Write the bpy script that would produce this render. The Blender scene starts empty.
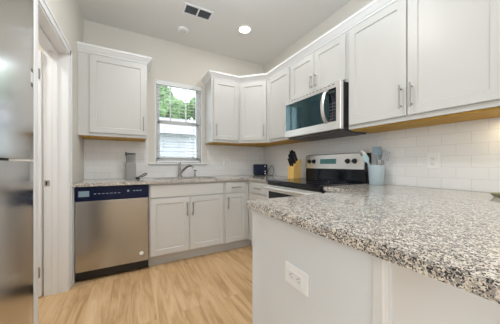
import bpy, bmesh, math, random
from mathutils import Vector, Matrix
random.seed(7)
S = bpy.context.scene
COL = S.collection
V = Vector
PI = math.pi

# ------------------------------------------------------------------ camera
cam_d = bpy.data.cameras.new('camera'); cam = bpy.data.objects.new('camera', cam_d); COL.objects.link(cam)
cam_d.sensor_width = 36; cam_d.lens = 36*216/500; cam_d.shift_y = 0.004
cam_d.clip_start = 0.02; cam_d.clip_end = 200
cam.location = (0, 0, 1.09); cam.rotation_euler = (PI/2, 0, math.radians(-28.65))
S.camera = cam

# ------------------------------------------------------------------ world, exposure, lights
S.view_settings.view_transform = 'Standard'; S.view_settings.look = 'None'
S.view_settings.gamma = 1.0; S.view_settings.exposure = 0.19
S.view_settings.use_curve_mapping = False
w = bpy.data.worlds.new('sky'); S.world = w; w.use_nodes = True
wn = w.node_tree.nodes; wl = w.node_tree.links
wbg = wn['Background']; wbg.inputs[0].default_value = (0.86, 0.93, 1.0, 1); wbg.inputs[1].default_value = 3.8

def area(name, loc, rot, sx, sy, power, color=(1, 1, 1), spread=None):
    l = bpy.data.lights.new(name, 'AREA'); l.shape = 'RECTANGLE'; l.size = sx; l.size_y = sy
    l.energy = power; l.color = color
    if spread: l.spread = spread
    o = bpy.data.objects.new(name, l); COL.objects.link(o); o.location = loc; o.rotation_euler = rot
    return o
# added fill lamps standing in for daylight from the invented room behind the camera
area('added_rear_fill', (-1.7, -3.46, 1.65), (PI/2, 0, 0), 1.3, 1.4, 8, (0.75, 0.885, 1.0))
area('added_side_fill', (-3.36, -1.9, 1.4), (PI/2, 0, -PI/2), 2.2, 2.0, 100, (0.75, 0.885, 1.0))
area('added_right_fill', (1.90, -1.7, 1.45), (PI/2, 0, PI/2), 1.9, 1.3, 13, (0.75, 0.885, 1.0))
# added upward fill lamp, bounced off the ceiling to flatten the light
area('added_bounce_fill', (0.25, 0.75, 2.0), (PI, 0, 0), 1.3, 1.0, 20, (0.78, 0.90, 1.0))
def downlight(x, y, p, z=2.70):
    l = bpy.data.lights.new('downlight', 'AREA'); l.shape = 'DISK'; l.size = 0.13; l.energy = p; l.color = (0.97, 0.96, 0.95)
    o = bpy.data.objects.new('downlight', l); COL.objects.link(o); o.location = (x, y, z)
DOWN = [(1.21, 2.35), (0.25, 1.25), (-0.4, -1.2), (1.0, -1.6)]  # first one is in view; the others are unseen downlights added for fill
for x, y in DOWN: downlight(x, y, 3.5 if y > 2 else 12 if y > 1 else 1.5)
downlight(-1.25, 2.0, 14)  # unseen lamp added to brighten the side room behind the door

# ------------------------------------------------------------------ materials
def mat(name, base=(0.8, 0.8, 0.8), rough=0.5, metal=0.0, spec=0.5, coat=0.0):
    m = bpy.data.materials.new(name); m.use_nodes = True
    b = m.node_tree.nodes['Principled BSDF']
    b.inputs['Base Color'].default_value = (*base, 1); b.inputs['Roughness'].default_value = rough
    b.inputs['Metallic'].default_value = metal; b.inputs['Specular IOR Level'].default_value = spec
    b.inputs['Coat Weight'].default_value = coat
    return m
def N(m, t, **kw):
    n = m.node_tree.nodes.new(t)
    for k, v in kw.items(): setattr(n, k, v)
    return n
def L(m, a, b): m.node_tree.links.new(a, b)
def P(m): return m.node_tree.nodes['Principled BSDF']
def coords(m, scale=(1, 1, 1), rot=(0, 0, 0)):
    g = N(m, 'ShaderNodeNewGeometry'); mp = N(m, 'ShaderNodeMapping')
    mp.inputs['Scale'].default_value = scale; mp.inputs['Rotation'].default_value = rot
    L(m, g.outputs['Position'], mp.inputs['Vector']); return mp.outputs[0]
def ramp(m, src, stops, interp='LINEAR'):
    r = N(m, 'ShaderNodeValToRGB'); r.color_ramp.interpolation = interp
    e = r.color_ramp.elements
    while len(e) > 1: e.remove(e[-1])
    e[0].position = stops[0][0]; e[0].color = (*stops[0][1], 1)
    for p, c in stops[1:]:
        q = e.new(p); q.color = (*c, 1)
    L(m, src, r.inputs[0]); return r.outputs[0]
def mix(m, f, a, b, mode='MIX'):
    n = N(m, 'ShaderNodeMix'); n.data_type = 'RGBA'; n.blend_type = mode
    if isinstance(f, float): n.inputs[0].default_value = f
    else: L(m, f, n.inputs[0])
    for i, s in ((6, a), (7, b)):
        if isinstance(s, tuple): n.inputs[i].default_value = (*s, 1)
        else: L(m, s, n.inputs[i])
    return n.outputs[2]
def bump(m, src, strength=0.2, dist=0.002):
    b = N(m, 'ShaderNodeBump'); b.inputs['Strength'].default_value = strength; b.inputs['Distance'].default_value = dist
    L(m, src, b.inputs['Height']); L(m, b.outputs[0], P(m).inputs['Normal'])
def noise(m, vec, scale, detail=2.0, rough=0.5):
    n = N(m, 'ShaderNodeTexNoise'); n.inputs['Scale'].default_value = scale
    n.inputs['Detail'].default_value = detail; n.inputs['Roughness'].default_value = rough
    L(m, vec, n.inputs['Vector']); return n

def paint(name, c, rough=0.6, sc=180, st=0.05):
    m = mat(name, c, rough); n = noise(m, coords(m), sc); bump(m, n.outputs[0], st, 0.001)
    n2 = noise(m, coords(m), 2.3); c2 = tuple(x*0.96 for x in c)
    L(m, mix(m, n2.outputs[0], c, c2), P(m).inputs['Base Color']); return m
M = {}
M['wall'] = paint('warm white wall paint', (0.75, 0.715, 0.655), 0.75)
M['ceiling'] = paint('ceiling paint', (0.80, 0.79, 0.77), 0.85, 90, 0.12)
M['trim'] = paint('white trim paint', (0.84, 0.85, 0.86), 0.35, 120, 0.02)
M['cabinet'] = paint('white cabinet lacquer', (0.665, 0.665, 0.65), 0.34, 60, 0.015)
M['panel'] = paint('white island paint', (0.74, 0.755, 0.76), 0.45, 60, 0.02)
M['kick'] = paint('toe kick paint', (0.62, 0.62, 0.61), 0.5)
M['plastic_white'] = mat('white plastic', (0.86, 0.86, 0.85), 0.3)
M['black'] = mat('black plastic', (0.012, 0.012, 0.014), 0.35)
M['black_gloss'] = mat('black glass', (0.004, 0.006, 0.012), 0.05, 0, 0.5)
M['teal_cast_glass'] = mat('black glass with painted teal cast', (0.006, 0.02, 0.025), 0.05, 0, 0.9); M['teal_cast_glass'].node_tree.nodes['Principled BSDF'].inputs['Specular Tint'].default_value = (0.55, 0.93, 1.0, 1)  # teal cast of reflected light put into the base colour and specular tint
M['navy'] = mat('dark navy gloss plastic', (0.005, 0.010, 0.040), 0.25, 0, 0.22)
M['grey_dark'] = mat('dark grey', (0.09, 0.09, 0.095), 0.5)
M['display'] = mat('pale blue display', (0.25, 0.38, 0.45), 0.2)
M['display_teal'] = mat('teal display', (0.10, 0.26, 0.27), 0.15)
M['print'] = mat('light print', (0.45, 0.55, 0.68), 0.4)
M['nickel'] = mat('brushed nickel', (0.40, 0.39, 0.37), 0.32, 1.0)
M['chrome'] = mat('chrome', (0.62, 0.62, 0.61), 0.16, 1.0)
M['hinge'] = mat('satin hinge steel', (0.35, 0.33, 0.31), 0.35, 1.0)

def steel(name, c, rough, axis='z'):
    m = mat(name, c, rough, 1.0)
    sc = (260, 260, 4) if axis == 'z' else (4, 4, 260)
    n = noise(m, coords(m, sc), 1.0, 3)
    mr = N(m, 'ShaderNodeMapRange'); mr.inputs[3].default_value = rough*0.8; mr.inputs[4].default_value = rough*1.3
    L(m, n.outputs[0], mr.inputs[0]); L(m, mr.outputs[0], P(m).inputs['Roughness'])
    bump(m, n.outputs[0], 0.012, 0.0004); return m
M['steel'] = steel('brushed stainless steel', (0.46, 0.46, 0.46), 0.20)
M['steel_light'] = steel('light stainless trim', (0.86, 0.85, 0.83), 0.38, 'x')
M['steel_fridge'] = steel('refrigerator stainless steel', (0.64, 0.625, 0.61), 0.16, 'x')

# golden raw wood under the wall cabinets
m = M['raw_wood'] = mat('raw golden plywood', (0.55, 0.30, 0.06), 0.6)
n = noise(m, coords(m, (60, 3, 60)), 1.0, 4)
L(m, ramp(m, n.outputs[0], [(0.3, (0.44, 0.24, 0.03)), (0.7, (0.58, 0.34, 0.05))]), P(m).inputs['Base Color'])
m = M['block_wood'] = mat('honey bamboo', (0.62, 0.36, 0.11), 0.5)
n = noise(m, coords(m, (90, 90, 5)), 1.0, 4)
L(m, ramp(m, n.outputs[0], [(0.3, (0.72, 0.42, 0.10)), (0.7, (0.88, 0.62, 0.22))]), P(m).inputs['Base Color'])

# granite: cream ground, grey veils, tan clouds, black and dark grey flecks
m = M['granite'] = mat('speckled granite', (0.7, 0.66, 0.6), 0.12, 0, 0.5)
P(m).inputs['Roughness'].default_value = 0.09
co = coords(m)
dn = noise(m, co, 70, 3); 
dm = N(m, 'ShaderNodeMix'); dm.data_type = 'VECTOR'; dm.inputs[0].default_value = 0.006
L(m, co, dm.inputs[4]); L(m, dn.outputs['Color'], dm.inputs[5]); cw = dm.outputs[1]
def vor(scale):
    v = N(m, 'ShaderNodeTexVoronoi'); v.inputs['Scale'].default_value = scale; L(m, cw, v.inputs['Vector'])
    s = N(m, 'ShaderNodeSeparateColor'); L(m, v.outputs['Color'], s.inputs[0]); return s
v1 = vor(270); v2 = vor(400); v3 = vor(185)
clump = noise(m, co, 45, 3, 0.6)
base = ramp(m, v1.outputs[0], [(0.0, (0.66, 0.60, 0.52)), (0.25, (0.80, 0.75, 0.67)), (0.5, (0.62, 0.58, 0.53)), (0.64, (0.84, 0.80, 0.73)), (0.86, (0.50, 0.43, 0.37))], 'CONSTANT')
add = N(m, 'ShaderNodeMath', operation='ADD'); L(m, v2.outputs[1], add.inputs[0])
cm = N(m, 'ShaderNodeMath', operation='MULTIPLY'); cm.inputs[1].default_value = 0.85; L(m, clump.outputs[0], cm.inputs[0]); L(m, cm.outputs[0], add.inputs[1])
dark = ramp(m, add.outputs[0], [(0.0, (0, 0, 0)), (1.12, (0, 0, 0))])
th = N(m, 'ShaderNodeMath', operation='GREATER_THAN'); th.inputs[1].default_value = 1.13; L(m, add.outputs[0], th.inputs[0])
add2 = N(m, 'ShaderNodeMath', operation='ADD'); L(m, v3.outputs[2], add2.inputs[0]); L(m, cm.outputs[0], add2.inputs[1])
th2 = N(m, 'ShaderNodeMath', operation='GREATER_THAN'); th2.inputs[1].default_value = 1.16; L(m, add2.outputs[0], th2.inputs[0])
c1 = mix(m, th2.outputs[0], base, (0.38, 0.36, 0.34))
c2 = mix(m, th.outputs[0], c1, (0.07, 0.065, 0.07))
L(m, c2, P(m).inputs['Base Color'])

# oak planks along Y
m = M['floor'] = mat('oak plank floor', (0.6, 0.42, 0.25), 0.33)
co = coords(m, (1, 1, 1), (0, 0, PI/2))
br = N(m, 'ShaderNodeTexBrick'); br.offset = 0.37
for k, v in (('Scale', 1.0), ('Brick Width', 1.2), ('Row Height', 0.155), ('Mortar Size', 0.0009), ('Mortar Smooth', 0.4), ('Bias', 0.0)): br.inputs[k].default_value = v
br.inputs['Color1'].default_value = (0, 0, 0, 1); br.inputs['Color2'].default_value = (1, 1, 1, 1); br.inputs['Mortar'].default_value = (0.5, 0.5, 0.5, 1)
L(m, co, br.inputs['Vector'])
sh = N(m, 'ShaderNodeVectorMath', operation='MULTIPLY_ADD'); L(m, br.outputs['Color'], sh.inputs[0]); sh.inputs[1].default_value = (7, 3, 5)
g = coords(m, (15, 1.7, 1)); L(m, g, sh.inputs[2])
n1 = noise(m, sh.outputs[0], 1.0, 6, 0.62); n1.inputs['Distortion'].default_value = 0.9
n2 = noise(m, coords(m, (130, 4, 1)), 1.0, 3)
grain = ramp(m, n1.outputs[0], [(0.30, (0.27, 0.14, 0.055)), (0.43, (0.45, 0.265, 0.12)), (0.53, (0.60, 0.39, 0.20)), (0.70, (0.72, 0.53, 0.33))])
c = mix(m, 0.22, grain, ramp(m, n2.outputs[0], [(0.3, (0.40, 0.24, 0.11)), (0.7, (0.80, 0.57, 0.32))]))
c = mix(m, 0.18, c, mix(m, br.outputs['Color'], (0.52, 0.31, 0.14), (0.78, 0.54, 0.30)))
fm = N(m, 'ShaderNodeMath', operation='MULTIPLY'); fm.inputs[1].default_value = 0.55; L(m, br.outputs['Fac'], fm.inputs[0])
c = mix(m, fm.outputs[0], c, (0.30, 0.17, 0.08))
L(m, c, P(m).inputs['Base Color']); bump(m, n1.outputs[0], 0.05, 0.002)

# subway tile (two orientations)
def tile(name, swap):
    m = mat(name, (0.82, 0.81, 0.79), 0.16)
    g = N(m, 'ShaderNodeNewGeometry'); s = N(m, 'ShaderNodeSeparateXYZ'); L(m, g.outputs['Position'], s.inputs[0])
    cb = N(m, 'ShaderNodeCombineXYZ')
    L(m, s.outputs[1 if swap else 0], cb.inputs[0])
    sub = N(m, 'ShaderNodeMath', operation='SUBTRACT'); sub.inputs[1].default_value = 0.914; L(m, s.outputs[2], sub.inputs[0]); L(m, sub.outputs[0], cb.inputs[1])
    br = N(m, 'ShaderNodeTexBrick'); br.offset = 0.5
    for k, v in (('Scale', 1.0), ('Brick Width', 0.1545), ('Row Height', 0.0778), ('Mortar Size', 0.0016), ('Mortar Smooth', 0.3)): br.inputs[k].default_value = v
    br.inputs['Color1'].default_value = (0.82, 0.82, 0.82, 1); br.inputs['Color2'].default_value = (0.86, 0.86, 0.86, 1); br.inputs['Mortar'].default_value = (0.69, 0.69, 0.68, 1)
    L(m, cb.outputs[0], br.inputs['Vector']); L(m, br.outputs['Color'], P(m).inputs['Base Color'])
    inv = N(m, 'ShaderNodeMath', operation='SUBTRACT'); inv.inputs[0].default_value = 1.0; L(m, br.outputs['Fac'], inv.inputs[1])
    bump(m, inv.outputs[0], 0.3, 0.001); return m
M['tile_back'] = tile('white subway tile', False); M['tile_right'] = tile('white subway tile side', True)

m = M['glass'] = bpy.data.materials.new('window glass'); m.use_nodes = True
m.node_tree.nodes.remove(P(m)); tr = N(m, 'ShaderNodeBsdfTransparent'); gl = N(m, 'ShaderNodeBsdfGlossy'); gl.inputs['Roughness'].default_value = 0.02
fr = N(m, 'ShaderNodeFresnel'); fr.inputs[0].default_value = 1.45; mx = N(m, 'ShaderNodeMixShader')
tr.inputs[0].default_value = (0.97, 0.985, 0.98, 1)
L(m, fr.outputs[0], mx.inputs[0]); L(m, tr.outputs[0], mx.inputs[1]); L(m, gl.outputs[0], mx.inputs[2]); L(m, mx.outputs[0], m.node_tree.nodes['Material Output'].inputs[0])
m = M['clear_plastic'] = m.copy(); m.name = 'smoky clear plastic'
[x for x in m.node_tree.nodes if x.type == 'BSDF_TRANSPARENT'][0].inputs[0].default_value = (0.74, 0.75, 0.76, 1)
m = M['blind'] = mat('white blind slat', (0.86, 0.87, 0.87), 0.45)
def emit(name, c, s):
    m = mat(name, c, 0.5); P(m).inputs['Emission Color'].default_value = (*c, 1); P(m).inputs['Emission Strength'].default_value = s; return m
M['lens'] = emit('lit lens', (1.0, 0.93, 0.80), 5.0)
M['crock'] = mat('pale blue glazed stoneware', (0.50, 0.60, 0.66), 0.25)
M['slate'] = mat('slate blue silicone', (0.22, 0.31, 0.38), 0.5)
M['pale_aqua'] = mat('pale aqua silicone', (0.45, 0.62, 0.64), 0.45)
M['grey_sil'] = mat('grey silicone', (0.42, 0.44, 0.47), 0.5)
M['can'] = mat('grey metal canister', (0.34, 0.34, 0.34), 0.42, 0.6)
M['slot_grey'] = mat('socket slot grey', (0.22, 0.22, 0.22), 0.5); M['olive'] = mat('olive glaze', (0.30, 0.29, 0.16), 0.3)
m = M['leaf'] = mat('foliage', (0.05, 0.10, 0.03), 0.7)
n = noise(m, coords(m), 5.0, 4)
L(m, ramp(m, n.outputs[0], [(0.35, (0.05, 0.11, 0.035)), (0.65, (0.20, 0.33, 0.12))]), P(m).inputs['Base Color'])
M['bark'] = mat('bark', (0.09, 0.065, 0.045), 0.9)
m = M['siding'] = mat('grey lap siding', (0.42, 0.43, 0.48), 0.7)
wv = N(m, 'ShaderNodeTexWave'); wv.bands_direction = 'Z'; wv.inputs['Scale'].default_value = 1.6; L(m, coords(m), wv.inputs[0])
L(m, ramp(m, wv.outputs[0], [(0.0, (0.33, 0.33, 0.38)), (0.2, (0.46, 0.47, 0.52))]), P(m).inputs['Base Color'])
M['shingle'] = paint('shingle roof', (0.30, 0.29, 0.33), 0.9, 25, 0.5)
M['grass'] = paint('lawn', (0.10, 0.17, 0.05), 0.9, 30, 0.5)

# ------------------------------------------------------------------ mesh helpers
class MB:
    def __init__(s): s.bm = bmesh.new()
    def _bev(s, verts, r, seg=1):
        if r > 0:
            es = list({e for v in verts for e in v.link_edges})
            bmesh.ops.bevel(s.bm, geom=es, offset=r, segments=seg, affect='EDGES', profile=0.6)
    def box(s, x0, x1, y0, y1, z0, z1, r=0.0, seg=1):
        x0, x1 = min(x0, x1), max(x0, x1); y0, y1 = min(y0, y1), max(y0, y1); z0, z1 = min(z0, z1), max(z0, z1)
        q = bmesh.ops.create_cube(s.bm, size=1.0, matrix=Matrix.Translation(((x0+x1)/2, (y0+y1)/2, (z0+z1)/2)) @ Matrix.Diagonal((x1-x0, y1-y0, z1-z0, 1)))
        s._bev(q['verts'], r, seg); return s
    def obox(s, c, u, v, n, a, b, t, r=0.0):
        u, v, n = V(u).normalized(), V(v).normalized(), V(n).normalized()
        mt = Matrix((( u.x*a, v.x*b, n.x*t, c[0]), (u.y*a, v.y*b, n.y*t, c[1]), (u.z*a, v.z*b, n.z*t, c[2]), (0, 0, 0, 1)))
        q = bmesh.ops.create_cube(s.bm, size=1.0, matrix=mt); s._bev(q['verts'], r); return s
    def tube(s, pts, r, seg=12, caps=True):
        pts = [V(p) for p in pts]; n = len(pts); rs = r if isinstance(r, (list, tuple)) else [r]*n
        t0 = (pts[1]-pts[0]).normalized(); a = t0.orthogonal().normalized(); rings = []
        for i, p in enumerate(pts):
            t = (pts[min(i+1, n-1)]-pts[max(i-1, 0)]).normalized()
            a = (a - t*a.dot(t)).normalized(); b = t.cross(a)
            rings.append([s.bm.verts.new(p + (a*math.cos(2*PI*k/seg)+b*math.sin(2*PI*k/seg))*rs[i]) for k in range(seg)])
        for i in range(n-1):
            for k in range(seg):
                f = s.bm.faces.new((rings[i][k], rings[i][(k+1) % seg], rings[i+1][(k+1) % seg], rings[i+1][k])); f.smooth = True
        if caps: s.bm.faces.new(list(reversed(rings[0]))); s.bm.faces.new(rings[-1])
        return s
    def lathe(s, prof, c=(0, 0, 0), seg=32, axis='z', closed=False):
        c = V(c)
        def pt(r, h, a):
            x, y = r*math.cos(a), r*math.sin(a)
            return c + (V((x, y, h)) if axis == 'z' else V((h, x, y)) if axis == 'x' else V((y, h, x)))
        rings = []
        for r, h in prof:
            if r < 1e-6: rings.append([s.bm.verts.new(pt(0, h, 0))])
            else: rings.append([s.bm.verts.new(pt(r, h, 2*PI*k/seg)) for k in range(seg)])
        for A, B in zip(rings[:-1], rings[1:]):
            for k in range(seg):
                k2 = (k+1) % seg
                if len(A) == 1 and len(B) == 1: continue
                if len(A) == 1: f = s.bm.faces.new((A[0], B[k2], B[k]))
                elif len(B) == 1: f = s.bm.faces.new((A[k], A[k2], B[0]))
                else: f = s.bm.faces.new((A[k], A[k2], B[k2], B[k]))
                f.smooth = True
        return s
    def prism(s, poly, z0, z1, r=0.0, seg=1):
        a = [s.bm.verts.new((x, y, z0)) for x, y in poly]; b = [s.bm.verts.new((x, y, z1)) for x, y in poly]; n = len(poly)
        s.bm.faces.new(list(reversed(a))); top = s.bm.faces.new(b)
        for i in range(n): s.bm.faces.new((a[i], a[(i+1) % n], b[(i+1) % n], b[i]))
        if r > 0:
            bmesh.ops.bevel(s.bm, geom=list(top.edges), offset=r, segments=seg, affect='EDGES')
        return s
    def extrude_poly(s, pts, d):
        d = V(d); a = [s.bm.verts.new(p) for p in pts]; b = [s.bm.verts.new(V(p)+d) for p in pts]; n = len(pts)
        s.bm.faces.new(list(reversed(a))); s.bm.faces.new(b)
        for i in range(n): s.bm.faces.new((a[i], a[(i+1) % n], b[(i+1) % n], b[i]))
        return s
    def loops(s, L_, cap0=True, cap1=True):
        vs = [[s.bm.verts.new(p) for p in l] for l in L_]; n = len(L_[0])
        if cap0: s.bm.faces.new(list(reversed(vs[0])))
        for A, B in zip(vs[:-1], vs[1:]):
            for k in range(n): s.bm.faces.new((A[k], A[(k+1) % n], B[(k+1) % n], B[k]))
        if cap1: s.bm.faces.new(vs[-1])
        return s
    def build(s, name, material, parent=None, label=None):
        bmesh.ops.recalc_face_normals(s.bm, faces=s.bm.faces)
        for e in s.bm.edges:
            if len(e.link_faces) == 2 and e.calc_face_angle(0) > 0.7: e.smooth = False
        off = wloc(parent) if parent else V((0, 0, 0))
        if parent: bmesh.ops.translate(s.bm, verts=s.bm.verts, vec=-off)
        me = bpy.data.meshes.new(name); s.bm.to_mesh(me); s.bm.free()
        for mm in (material if isinstance(material, (list, tuple)) else [material]): me.materials.append(mm)
        o = bpy.data.objects.new(name, me); COL.objects.link(o)
        if parent: o.parent = parent
        if label: o['label'] = label
        return o
def wloc(o):
    p = V((0, 0, 0))
    while o: p = p + o.location; o = o.parent
    return p
def thing(name, label, cat, loc, group=None):
    o = bpy.data.objects.new(name, None); COL.objects.link(o); o.location = loc; o.empty_display_size = 0.05
    o['label'] = label; o['category'] = cat
    if group: o['group'] = group
    return o
def tag(o, label, cat, group=None):
    o['label'] = label; o['category'] = cat
    if group: o['group'] = group
    return o
def struct(o, label=None):
    o['kind'] = 'structure'
    if label: o['label'] = label
    return o
def solo(mb, name, material, label, cat, loc, group=None):
    e = bpy.data.objects.new('tmp', None); e.location = loc
    o = mb.build(name, material, e); o.parent = None; o.location = loc; bpy.data.objects.remove(e)
    return tag(o, label, cat, group)

Z = V((0, 0, 1))
def shaker(mb, p0, u, n, w, h, t=0.020, rail=0.057, flat=False):
    """p0 lower-left corner on the cabinet face, u along the width, n outward."""
    p0, u, n = V(p0), V(u).normalized(), V(n).normalized()
    def loop(i, d): return [p0+u*i+Z*i+n*d, p0+u*(w-i)+Z*i+n*d, p0+u*(w-i)+Z*(h-i)+n*d, p0+u*i+Z*(h-i)+n*d]
    if flat: mb.loops([loop(0, 0.0005), loop(0, t-0.002), loop(0.002, t)])
    else: mb.loops([loop(0, 0.0005), loop(0, t-0.002), loop(0.002, t), loop(rail, t), loop(rail+0.004, t-0.009)])
    return mb
def pull(parent, c, d, n, L_=0.16, r=0.0055, off=0.03):
    c, d, n = V(c), V(d).normalized(), V(n).normalized(); q = c+n*off
    mb = MB().tube([q-d*L_/2, q+d*L_/2], r, 12)
    for s in (-1, 1): mb.tube([c+d*s*L_*0.36, q+d*s*L_*0.36], r*0.85, 10)
    return mb.build('handle', M['nickel'], parent, 'brushed nickel bar handle')
def door(parent, p0, u, n, w, h, hpos=None, hdir='v', flat=False, name='door', rail=0.057):
    o = shaker(MB(), p0, u, n, w, h, flat=flat, rail=rail).build(name, M['cabinet'], parent)
    if hpos:
        c = V(p0)+V(u).normalized()*hpos[0]+Z*hpos[1]+V(n).normalized()*0.020
        pull(o, c, Z if hdir == 'v' else V(u), n, hpos[2] if len(hpos) > 2 else 0.16)
    return o

# ------------------------------------------------------------------ key planes
XL, XR, YB, H = -0.483, 1.943, 3.07, 2.74
CT = 0.914; YF = 2.48; XF = 1.333; YU = 2.76; XU = 1.633; UB, UT = 1.372, 2.262
U_X = V((1, 0, 0)); N_MY = V((0, -1, 0)); U_MY = V((0, -1, 0)); N_MX = V((-1, 0, 0))

# ------------------------------------------------------------------ shell
struct(MB().box(-3.5, 2.1, -3.6, 3.22, -0.06, 0.0).build('floor', M['floor']))
struct(MB().box(-3.5, 2.1, -3.6, 3.22, H, H+0.1).build('ceiling', M['ceiling']))
WX0, WX1, WZ0, WZ1 = 0.262, 0.886, 1.105, 2.20
mb = MB().box(-2.0, WX0, YB, YB+0.14, 0, H).box(WX1, XR+0.14, YB, YB+0.14, 0, H).box(WX0, WX1, YB, YB+0.14, 0, WZ0).box(WX0, WX1, YB, YB+0.14, WZ1, H)
struct(mb.build('wall_back', M['wall']))
struct(MB().box(XR, XR+0.14, -0.7, YB, 0, H).box(XR, XR+0.14, -3.6, -2.7, 0, H).box(XR, XR+0.14, -2.7, -0.7, 0, 1.15).box(XR, XR+0.14, -2.7, -0.7, 2.2, H).build('wall_right', M['wall']))  # the opening behind the camera is added to admit light
DY0, DY1, DZ = 1.665, 2.392, 2.045
mb = MB().box(XL-0.14, XL, DY1, YB, 0, H).box(XL-0.14, XL, 1.27, DY0, 0, H).box(XL-0.14, XL, DY0, DY1, DZ, H)
mb.box(-1.29, XL-0.14, 1.27, 1.39, 0, H).box(-1.29, -1.15, -0.3, 1.27, 0, H).box(-3.5, -1.29, -0.44, -0.3, 0, H)
struct(mb.build('wall_left', M['wall']))
struct(MB().box(-2.0, -1.9, 1.39, YB, 0, H).box(-1.9, -1.29, 1.29, 1.39, 0, H).build('wall_pantry', M['wall']))
# unseen rear and far-left walls; rear opening added to let light in
mb = MB().box(-3.5, -2.4, -3.6, -3.46, 0, H).box(-1.0, XR, -3.6, -3.46, 0, H).box(-2.4, -1.0, -3.6, -3.46, 0, 0.9).box(-2.4, -1.0, -3.6, -3.46, 2.4, H)
struct(mb.build('wall_rear', M['wall']))
struct(MB().box(-3.5, -3.36, -3.6, -0.44, 0, H).build('wall_far_left', M['wall']))

# window
mb = MB()
y = YB+0.075
mb.box(WX0, WX0+0.035, y-0.03, y+0.045, WZ0, WZ1, 0.003).box(WX1-0.035, WX1, y-0.03, y+0.045, WZ0, WZ1, 0.003)
mb.box(WX0, WX1, y-0.03, y+0.045, WZ1-0.035, WZ1, 0.003).box(WX0, WX1, y-0.03, y+0.045, WZ0, WZ0+0.045, 0.003)
win = struct(mb.build('window_1', M['trim']))
zm = 1.665
mb = MB()
a, b = WX0+0.035, WX1-0.035
mb.box(a, b, y+0.01, y+0.04, zm-0.02, zm+0.025, 0.002).box(a, b, y-0.02, y+0.01, zm-0.03, zm+0.015, 0.002)
for q in (a, b-0.03): mb.box(q, q+0.03, y+0.01, y+0.04, zm, WZ1-0.035).box(q, q+0.03, y-0.02, y+0.01, WZ0+0.045, zm)
mb.box(a, b, y-0.02, y+0.01, WZ0+0.045, WZ0+0.085)
for q in (0.47, 0.68): mb.box(q-0.008, q+0.008, y+0.012, y+0.034, zm, WZ1-0.03)
mb.build('window_sash', M['trim'], win)
MB().box(a+0.02, b-0.02, y+0.02, y+0.024, zm+0.01, WZ1-0.03).box(a+0.02, b-0.02, y-0.008, y-0.004, WZ0+0.07, zm-0.01).build('window_pane', M['glass'], win, 'clear glass panes')
mb = MB().box(WX0-0.075, WX1+0.075, YB-0.04, YB+0.05, WZ0-0.022, WZ0, 0.004)
mb.box(WX0-0.002, WX0+0.012, YB-0.0, YB+0.05, WZ0, WZ1).box(WX1-0.012, WX1+0.002, YB, YB+0.05, WZ0, WZ1).box(WX0, WX1, YB, YB+0.05, WZ1-0.012, WZ1)
mb.build('window_sill', M['trim'], win)

# door casing, jamb, open door slab
mb = MB()
mb.box(XL-0.155, XL+0.003, DY1-0.018, DY1, 0, DZ).box(XL-0.155, XL+0.003, DY0, DY0+0.018, 0, DZ).box(XL-0.155, XL+0.003, DY0, DY1, DZ-0.018, DZ)
mb.box(XL-0.10, XL-0.065, DY1-0.030, DY1-0.018, 0, DZ-0.018, 0.002).box(XL-0.10, XL-0.065, DY0+0.018, DY0+0.03, 0, DZ-0.018, 0.002).box(XL-0.10, XL-0.065, DY0+0.018, DY1-0.018, DZ-0.03, DZ-0.018, 0.002)
dj = struct(mb.build('door_1', M['trim']))
def casing(mb, y0, y1, z0, z1):
    mb.box(XL, XL+0.012, y0, y1, z0, z1, 0.002)
mb = MB()
cw_ = 0.062
mb.box(XL, XL+0.011, DY1-0.006, DY1+cw_, 0, DZ+cw_, 0.002).box(XL, XL+0.017, DY1+cw_*0.55, DY1+cw_, 0, DZ+cw_, 0.003)
mb.box(XL, XL+0.011, DY0-cw_, DY0+0.006, 0, DZ+cw_, 0.002).box(XL, XL+0.017, DY0-cw_, DY0-cw_*0.55, 0, DZ+cw_, 0.003)
mb.box(XL, XL+0.011, DY0-cw_, DY1+cw_, DZ-0.006, DZ+cw_, 0.002).box(XL, XL+0.017, DY0-cw_, DY1+cw_, DZ+cw_*0.55, DZ+cw_, 0.003)
mb.build('door_casing', M['trim'], dj)
slab = MB()
shaker(slab, (XL-0.165, DY1-0.002, 0.012), (-1, 0, 0), N_MY, 0.74, 2.0, t=0.035, rail=0.11)
slab.build('door_slab', M['trim'], dj)
for z in (0.21, 1.82):
    mb = MB().tube([(XL-0.180, DY1-0.044, z-0.042), (XL-0.180, DY1-0.044, z+0.042)], 0.006, 10)
    mb.box(XL-0.196, XL-0.172, DY1-0.0395, DY1-0.0375, z-0.042, z+0.042)
    mb.build('door_hinge', M['hinge'], dj, 'satin steel hinge')
MB().box(XL-0.150, XL-0.118, DY1-0.0205, DY1-0.0185, 0.905, 0.955, 0.0005).build('strike_plate', M['chrome'], dj, 'chrome strike plate')
MB().box(XL-0.142, XL-0.132, DY1-0.0215, DY1-0.0207, 0.915, 0.945).build('strike_hole', M['black'], dj)
# baseboards
struct(MB().box(XL, XL+0.012, 1.27, DY0-cw_, 0, 0.10, 0.003).build('baseboard_left', M['trim']))
struct(MB().box(XR-0.012, XR, -3.46, 0.10, 0, 0.10, 0.003).build('baseboard_right', M['trim']))
# tile backsplash
TZ = UB+0.02
mb = MB().box(XL+0.001, WX0-0.076, YB-0.008, YB, CT+0.001, TZ).box(WX1+0.076, XR-0.008, YB-0.008, YB, CT+0.001, TZ).box(WX0-0.076, WX1+0.076, YB-0.008, YB, CT+0.001, WZ0-0.024)
struct(mb.build('trim_1', M['tile_back']), 'white subway tile backsplash along the window wall')
mb = MB().box(XR-0.008, XR, -0.04, YB, CT+0.001, TZ)
struct(mb.build('trim_2', M['tile_right']), 'white subway tile backsplash along the stove wall')

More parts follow.
